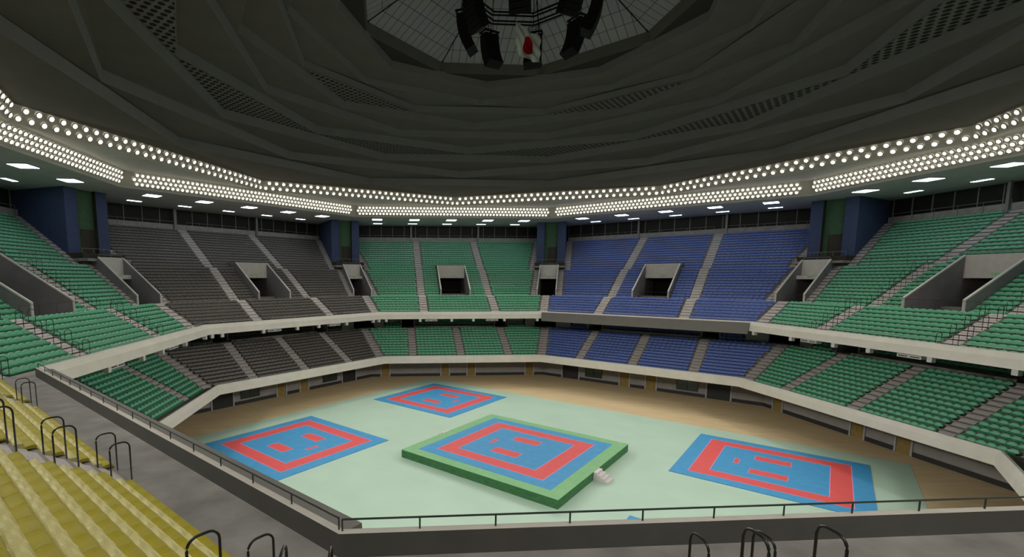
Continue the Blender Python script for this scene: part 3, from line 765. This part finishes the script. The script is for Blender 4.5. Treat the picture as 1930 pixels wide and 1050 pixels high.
def fpt(u, v, off):
    sag = .30*math.sin(PI*u)*(1-.5*v); p = fa.lerp(fb, u)
    fold = .13*math.sin(u*9+v*5+1)*(.3+v)*math.sin(PI*min(1, u+.1))+.06*math.sin(14*(u-v))
    return p+fn*(fold+off)+Vector((0, 0, 35.05-sag-2.12*v*(1+.10*math.sin(PI*u))))
for off in (-.015, .015):
    me = bpy.data.meshes.new('red_disc'); V = []; Fd = []; nr, na = 8, 32
    for r in range(nr+1):
        for a in range(na):
            rr = .30*r/nr; V.append(fpt(.5+rr*math.cos(2*PI*a/na)*2.12/3.5, .5+rr*math.sin(2*PI*a/na), off))
    for r in range(nr):
        for a in range(na): Fd.append((r*na+a, r*na+(a+1) % na, (r+1)*na+(a+1) % na, (r+1)*na+a))
    me.from_pydata(V, [], Fd); me.materials.append(M['clothred'])
    for p in me.polygons: p.use_smooth = True
    o = bpy.data.objects.new('red_disc', me); COL.objects.link(o); o.parent = fl; o['label'] = 'red disc of the flag'
mb = MB()
for p, q in ((fpt(0, 0, 0), Vector((-.9, -.05, 37.9))), (fpt(1, 0, 0), Vector((1.78, 2.2, 37.9)))): mb.tube([p, q], .012, 'black', 5)
mb.tube([fpt(1, 0, 0), fpt(1, 1, 0)], .015, 'black', 5)
mb.build('flag_rope', fl)
tag(fl, 'white flag with a red disc hanging under the central opening', 'flag')

# ------------------------------------------------------------------ lamps
def lamp_mesh(name, R, m):
    mb = MB(); n = 12
    Rr = [(R*1.22, .0), (R*1.22, .10), (R*1.02, .10)]      # housing ring, faces local +y
    prev = None
    rows = []
    for rr, y in Rr: rows.append([Vector((rr*math.cos(2*PI*i/n), y, rr*math.sin(2*PI*i/n))) for i in range(n)])
    for a, b in zip(rows, rows[1:]):
        for i in range(n): mb.quad([a[i], a[(i+1) % n], b[(i+1) % n], b[i]], 'fixture')
    rows = []
    for t in (0, .5, .85): rows.append([Vector((R*math.cos(t*PI/2)*math.cos(2*PI*i/n), .09+R*.45*math.sin(t*PI/2), R*math.cos(t*PI/2)*math.sin(2*PI*i/n))) for i in range(n)])
    for a, b in zip(rows, rows[1:]):
        for i in range(n): mb.quad([a[i], a[(i+1) % n], b[(i+1) % n], b[i]], m)
    mb.quad(rows[-1], m)
    me = bpy.data.meshes.new(name); me.from_pydata(mb.v, [], mb.f)
    for x in mb.mats: me.materials.append(M[x])
    me.polygons.foreach_set('material_index', mb.m); me.update()
    return me, mb
LM, LMb = lamp_mesh('floodlight', .15, 'bulb'); UM, UMb = lamp_mesh('upper_floodlight', .185, 'bulb2')
TILT = math.radians(30)
def lamp_matrix(P, out_ang, tilt=TILT):      # lens (+y) turned towards the middle of the hall and down
    return Matrix.Translation(P) @ Matrix.Rotation(out_ang+PI/2, 4, 'Z') @ Matrix.Rotation(-tilt, 4, 'X')
def merged(name, src, mats_, label, cat, group=None):
    """one object out of many placed copies of the builder src (numpy-free, plain lists)"""
    import numpy as np
    bv = np.array([tuple(v) for v in src.v], dtype=np.float64); nv = len(bv)
    A = np.array([[list(r) for r in m_] for m_ in mats_])
    V = np.einsum('nij,vj->nvi', A[:, :3, :3], bv)+A[:, None, :3, 3]
    V = V.reshape(-1, 3)
    lt = [len(f) for f in src.f]; idx = np.concatenate([np.array(f) for f in src.f]); N = len(mats_)
    me = bpy.data.meshes.new(name)
    me.vertices.add(len(V)); me.vertices.foreach_set('co', V.ravel())
    IDX = (idx[None, :]+(np.arange(N)*nv)[:, None]).ravel()
    me.loops.add(len(IDX)); me.loops.foreach_set('vertex_index', IDX.astype(np.int32))
    LT = np.tile(np.array(lt), N); LS = np.concatenate([[0], np.cumsum(LT)[:-1]])
    me.polygons.add(len(LT)); me.polygons.foreach_set('loop_start', LS.astype(np.int32)); me.polygons.foreach_set('loop_total', LT.astype(np.int32))
    for x in src.mats: me.materials.append(M[x])
    me.polygons.foreach_set('material_index', np.tile(np.array(src.m), N).astype(np.int32))
    if getattr(src, 'smooth', None): me.polygons.foreach_set('use_smooth', [True]*len(LT))
    me.update(calc_edges=True)
    o = bpy.data.objects.new(name, me); COL.objects.link(o)
    tag(o, label, cat, group, 'stuff'); return o
def place(name, me, Mx, label, cat, group):
    o = bpy.data.objects.new(name, me); COL.objects.link(o); o.matrix_world = Mx; return tag(o, label, cat, group)
def inframe(P, mx=0):
    q = project(P)
    return q is not None and -mx < q[0] < W+mx and -mx < q[1] < H+mx
RN3 = ('top row', 'middle row', 'bottom row')
lows = []
for k in range(8):
    for ri, (d, z) in enumerate(((10.27, 26.257), (10.42, 25.81), (10.575, 25.366))):
        n = 57 if ri != 1 else 58
        for i in range(n):
            s = (i-(n-1)/2)*.543
            P = P3(k, s, d, z)
            lows.append((P, lamp_matrix(P, ang(k)), 'floodlight in the three-row band, %s side, %s, %s from its left end' % (SAY[k].replace(' middle', ''), RN3[ri], ordn(i+1))))
ups = []
SAYC = {0: 'right', 45: 'far right', 90: 'far', 135: 'far left', 180: 'left', 225: 'near left', 270: 'near', 315: 'near right'}
EDGE = {22.5: 'right-hand far', 67.5: 'far right', 112.5: 'far left', 157.5: 'left-hand far', 202.5: 'left-hand near', 247.5: 'near left', 292.5: 'near right', 337.5: 'right-hand near'}
for a in EDGE:
    ar = math.radians(a); n_ = Vector((math.cos(ar), math.sin(ar), 0)); t_ = Vector((math.sin(ar), -math.cos(ar), 0))
    for ri, (r, z) in enumerate(((35.67, 27.653), (35.88, 27.022))):
        n = 31 if ri == 0 else 32
        for i in range(n):
            s = (i-(n-1)/2)*.93
            P = n_*r+t_*s+Vector((0, 0, z))
            ups.append((P, lamp_matrix(P, ar), 'larger floodlight in the two-row band, %s edge, %s row, %s from its left end' % (EDGE[a], ('upper', 'lower')[ri], ordn(i+1))))
def split(lst, n, key):
    vis = [x for x in lst if inframe(x[0])]
    vis.sort(key=key); pick = vis[:n]; ids = {id(x) for x in pick}
    return pick, [x for x in lst if id(x) not in ids]
for lst, me, mbx, nm, grp, lab in ((lows, LM, LMb, 'small_floodlight', 'floodlights of the three-row ring', 'remaining small floodlights of the three-row ring'),
                                   (ups, UM, UMb, 'large_floodlight', 'floodlights of the two-row ring', 'remaining larger floodlights of the two-row ring')):
    pick, rest = split(lst, 300, lambda x: (x[0]-CAM).length)
    for P, Mx, L in pick: place(nm, me, Mx, L, 'lamp', grp)
    merged('small_floodlights' if me is LM else 'large_floodlights', mbx, [x[1] for x in rest], lab, 'lamps')
# flat panels in the soffit
for k in range(8):
    for i, s in enumerate((-12.5, -6.25, 0, 6.25, 12.5)):
        P = P3(k, s, 13.8, SOF)
        root = empty('ceiling_light_panel', P, ang(k)-PI/2)
        mb = MB(); mb.box(-.86, .86, -.86, .86, -.06, -.001, 'fixture'); mb.build('fixture_frame', root)
        mb = MB(); mb.box(-.8, .8, -.8, .8, -.085, -.06, 'fluo'); mb.build('diffuser', root)['label'] = 'glowing bluish white diffuser'
        tag(root, 'square white ceiling light over the %s stand, %s from the left' % (SAY[k], ordn(i+1)), 'ceiling light', 'square lights in the soffit')
        P = P3(k, s, 19.6, SOF)
        root = empty('ceiling_strip_light', P, ang(k)-PI/2)
        mb = MB(); mb.box(-.84, .84, -.28, .28, -.05, -.001, 'fixture'); mb.build('fixture_frame', root)
        mb = MB(); mb.box(-.8, .8, -.24, .24, -.08, -.05, 'fluo'); mb.build('diffuser', root)['label'] = 'glowing bluish white diffuser'
        tag(root, 'narrow white strip light behind the square ones, %s stand, %s from the left' % (SAY[k], ordn(i+1)), 'ceiling light', 'strip lights in the soffit')

# ------------------------------------------------------------------ seats
SW = .286
def shell(profile, closed, m, mb, nx=6):
    """loft of a side profile [(y,z,arch,curve)] across the seat width"""
    i0 = len(mb.v); n = len(profile)
    for ix in range(nx+1):
        t = -1+2*ix/nx
        for (y, z, a, c) in profile:
            mb.v.append((t*SW*(1-.0), y-c*t*t, z-a*abs(t)**2.6))
    mi = mb.mi(m)
    for ix in range(nx):
        for j in range(n if closed else n-1):
            a = i0+ix*n+j; b = i0+ix*n+(j+1) % n
            mb.f.append((a, b, b+n, a+n)); mb.m.append(mi)
    if closed:
        mb.f.append(tuple(i0+j for j in reversed(range(n)))); mb.m.append(mi)
        mb.f.append(tuple(i0+nx*n+j for j in range(n))); mb.m.append(mi)
PAN = [(.02, .02, 0, -.015), (.0, .085, -.01, -.015), (.05, .125, -.008, 0), (.13, .11, -.03, 0), (.22, .10, -.03, 0), (.27, .10, 0, 0), (.25, .05, 0, 0), (.05, .05, 0, 0)]
BACK = [(.245, .095, 0, 0), (.285, .17, 0, .015), (.325, .26, .01, .03), (.35, .315, .09, .035), (.385, .345, .12, .03), (.425, .345, .12, .02), (.48, .31, .08, .01), (.53, .25, .03, 0), (.543, .10, 0, 0), (.29, .05, 0, 0)]
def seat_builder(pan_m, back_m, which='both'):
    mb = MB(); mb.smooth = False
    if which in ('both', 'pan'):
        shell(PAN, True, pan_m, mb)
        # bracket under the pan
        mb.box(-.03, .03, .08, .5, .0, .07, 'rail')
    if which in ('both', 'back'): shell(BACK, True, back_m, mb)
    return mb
def mesh_of(mb, name):
    me = bpy.data.meshes.new(name); me.from_pydata(mb.v, [], mb.f)
    for x in mb.mats: me.materials.append(M[x])
    me.polygons.foreach_set('material_index', mb.m); me.update(); return me
COLR = {0: 'yellow', 1: 'yellow', 2: 'green', 3: 'grey', 4: 'green', 5: 'blue', 6: 'green', 7: 'green'}
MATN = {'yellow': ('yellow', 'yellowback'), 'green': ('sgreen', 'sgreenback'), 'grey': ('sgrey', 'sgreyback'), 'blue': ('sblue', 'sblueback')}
SAYCOL = {'yellow': 'yellow', 'green': 'green', 'grey': 'dark grey', 'blue': 'blue'}
BL = {'L1': 'upper front block', 'L2': 'upper middle block', 'L3': 'upper back block', 'LOW': 'lower stand', 'LB': 'lower back rows', 'LS': 'lower side rows'}
seats = {'yellow': [], 'green': [], 'grey': [], 'blue': []}
PITCH_S = .578
def fill(k, B, bn, spans, rows=None):
    for i in range(B['n']) if rows is None else rows:
        d0 = B['d']+B['p']*i; z = B['z']+B['r']*i; cnt = 0
        y0 = d0+B['p']-.545
        for a, b in spans(d0):
            n = int((b-a)/PITCH_S)
            if n < 1: continue
            st = (a+b)/2-(n-1)*PITCH_S/2
            # keep the row flush with its aisle side
            for j in range(n):
                s = st+j*PITCH_S; cnt += 1
                Mx = Matrix.Translation(P3(k, s, y0, z)) @ Matrix.Rotation(ang(k)-PI/2, 4, 'Z')
                seats[COLR[k]].append((P3(k, s, y0+.3, z+.35), Mx, k, bn, i+1, cnt))
for k in range(8):
    h = lambda d, k=k: hl(k, d)
    fill(k, L1, 'L1', lambda d: [(-h(d)+.64, -6.02), (-4.88, 4.88), (6.02, h(d)-.64)])
    if k in (0, 1): continue
    fill(k, L2, 'L2', lambda d: [(-h(d)+2.64, -6.02), (-4.88, -2.46), (2.46, 4.88), (6.02, h(d)-2.64)])
    fill(k, L3, 'L3', lambda d: [(-h(d)+3.74, -6.02), (-4.88, 4.88), (6.02, h(d)-3.74)] if d > 15.8 else [(-h(d)+3.74, -6.02), (-4.88, -2.5), (2.5, 4.88), (6.02, h(d)-3.74)])
    fill(k, LOW, 'LOW', lambda d: [(-h(d)+.64, -7.74), (-6.66, -.54), (.54, 6.66), (7.74, h(d)-.64)])
    fill(k, LB, 'LB', lambda d: [(-6.3, 6.3)])
    LS = dict(n=2, d=7.8, z=7.22, p=.57, r=.36)
    fill(k, LS, 'LS', lambda d: [(-11.3, -8.85), (8.85, 11.3)])
# floor under the two side rows
for k in range(2, 8):
    mb = MB()
    for sg in (-1, 1): mb.bbox(k, *sorted((sg*8.8, sg*11.5)), 8.36, 9.3, 7.15, 7.57, 'step')
    struct(mb, 'floor_side_rows_'+SIDE[k], 'step under the two extra rows of the lower stand')
bvh = BVHTree.FromPolygons(BVHV, BVHF)
def visible(P):
    if not inframe(P, -4): return False
    d = P-CAM; L = d.length
    hit = bvh.ray_cast(CAM, d.normalized(), L-.45)
    return hit[0] is None
for col, lst in seats.items():
    pm, bm_ = MATN[col]
    lst.sort(key=lambda x: (x[0]-CAM).length)
    pick = []; rest = []
    for x in lst:
        if (x[0]-CAM).length < 1.6: continue
        if len(pick) < 300 and visible(x[0]): pick.append(x)
        else: rest.append(x)
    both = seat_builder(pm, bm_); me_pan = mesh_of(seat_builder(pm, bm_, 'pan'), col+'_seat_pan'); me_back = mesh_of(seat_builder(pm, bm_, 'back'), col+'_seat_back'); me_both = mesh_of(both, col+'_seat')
    for P, Mx, k, bn, row, cnt in pick:
        lab = '%s seat, %s %s, %s row up, %s from its left end' % (SAYCOL[col], SAY[k], BL[bn], ordn(row), ordn(cnt))
        grp = '%s stadium seats' % SAYCOL[col]
        q = project(P); size = FPX*.57/q[2]
        if size > 13:
            root = empty(col+'_stadium_seat'); root.matrix_world = Mx
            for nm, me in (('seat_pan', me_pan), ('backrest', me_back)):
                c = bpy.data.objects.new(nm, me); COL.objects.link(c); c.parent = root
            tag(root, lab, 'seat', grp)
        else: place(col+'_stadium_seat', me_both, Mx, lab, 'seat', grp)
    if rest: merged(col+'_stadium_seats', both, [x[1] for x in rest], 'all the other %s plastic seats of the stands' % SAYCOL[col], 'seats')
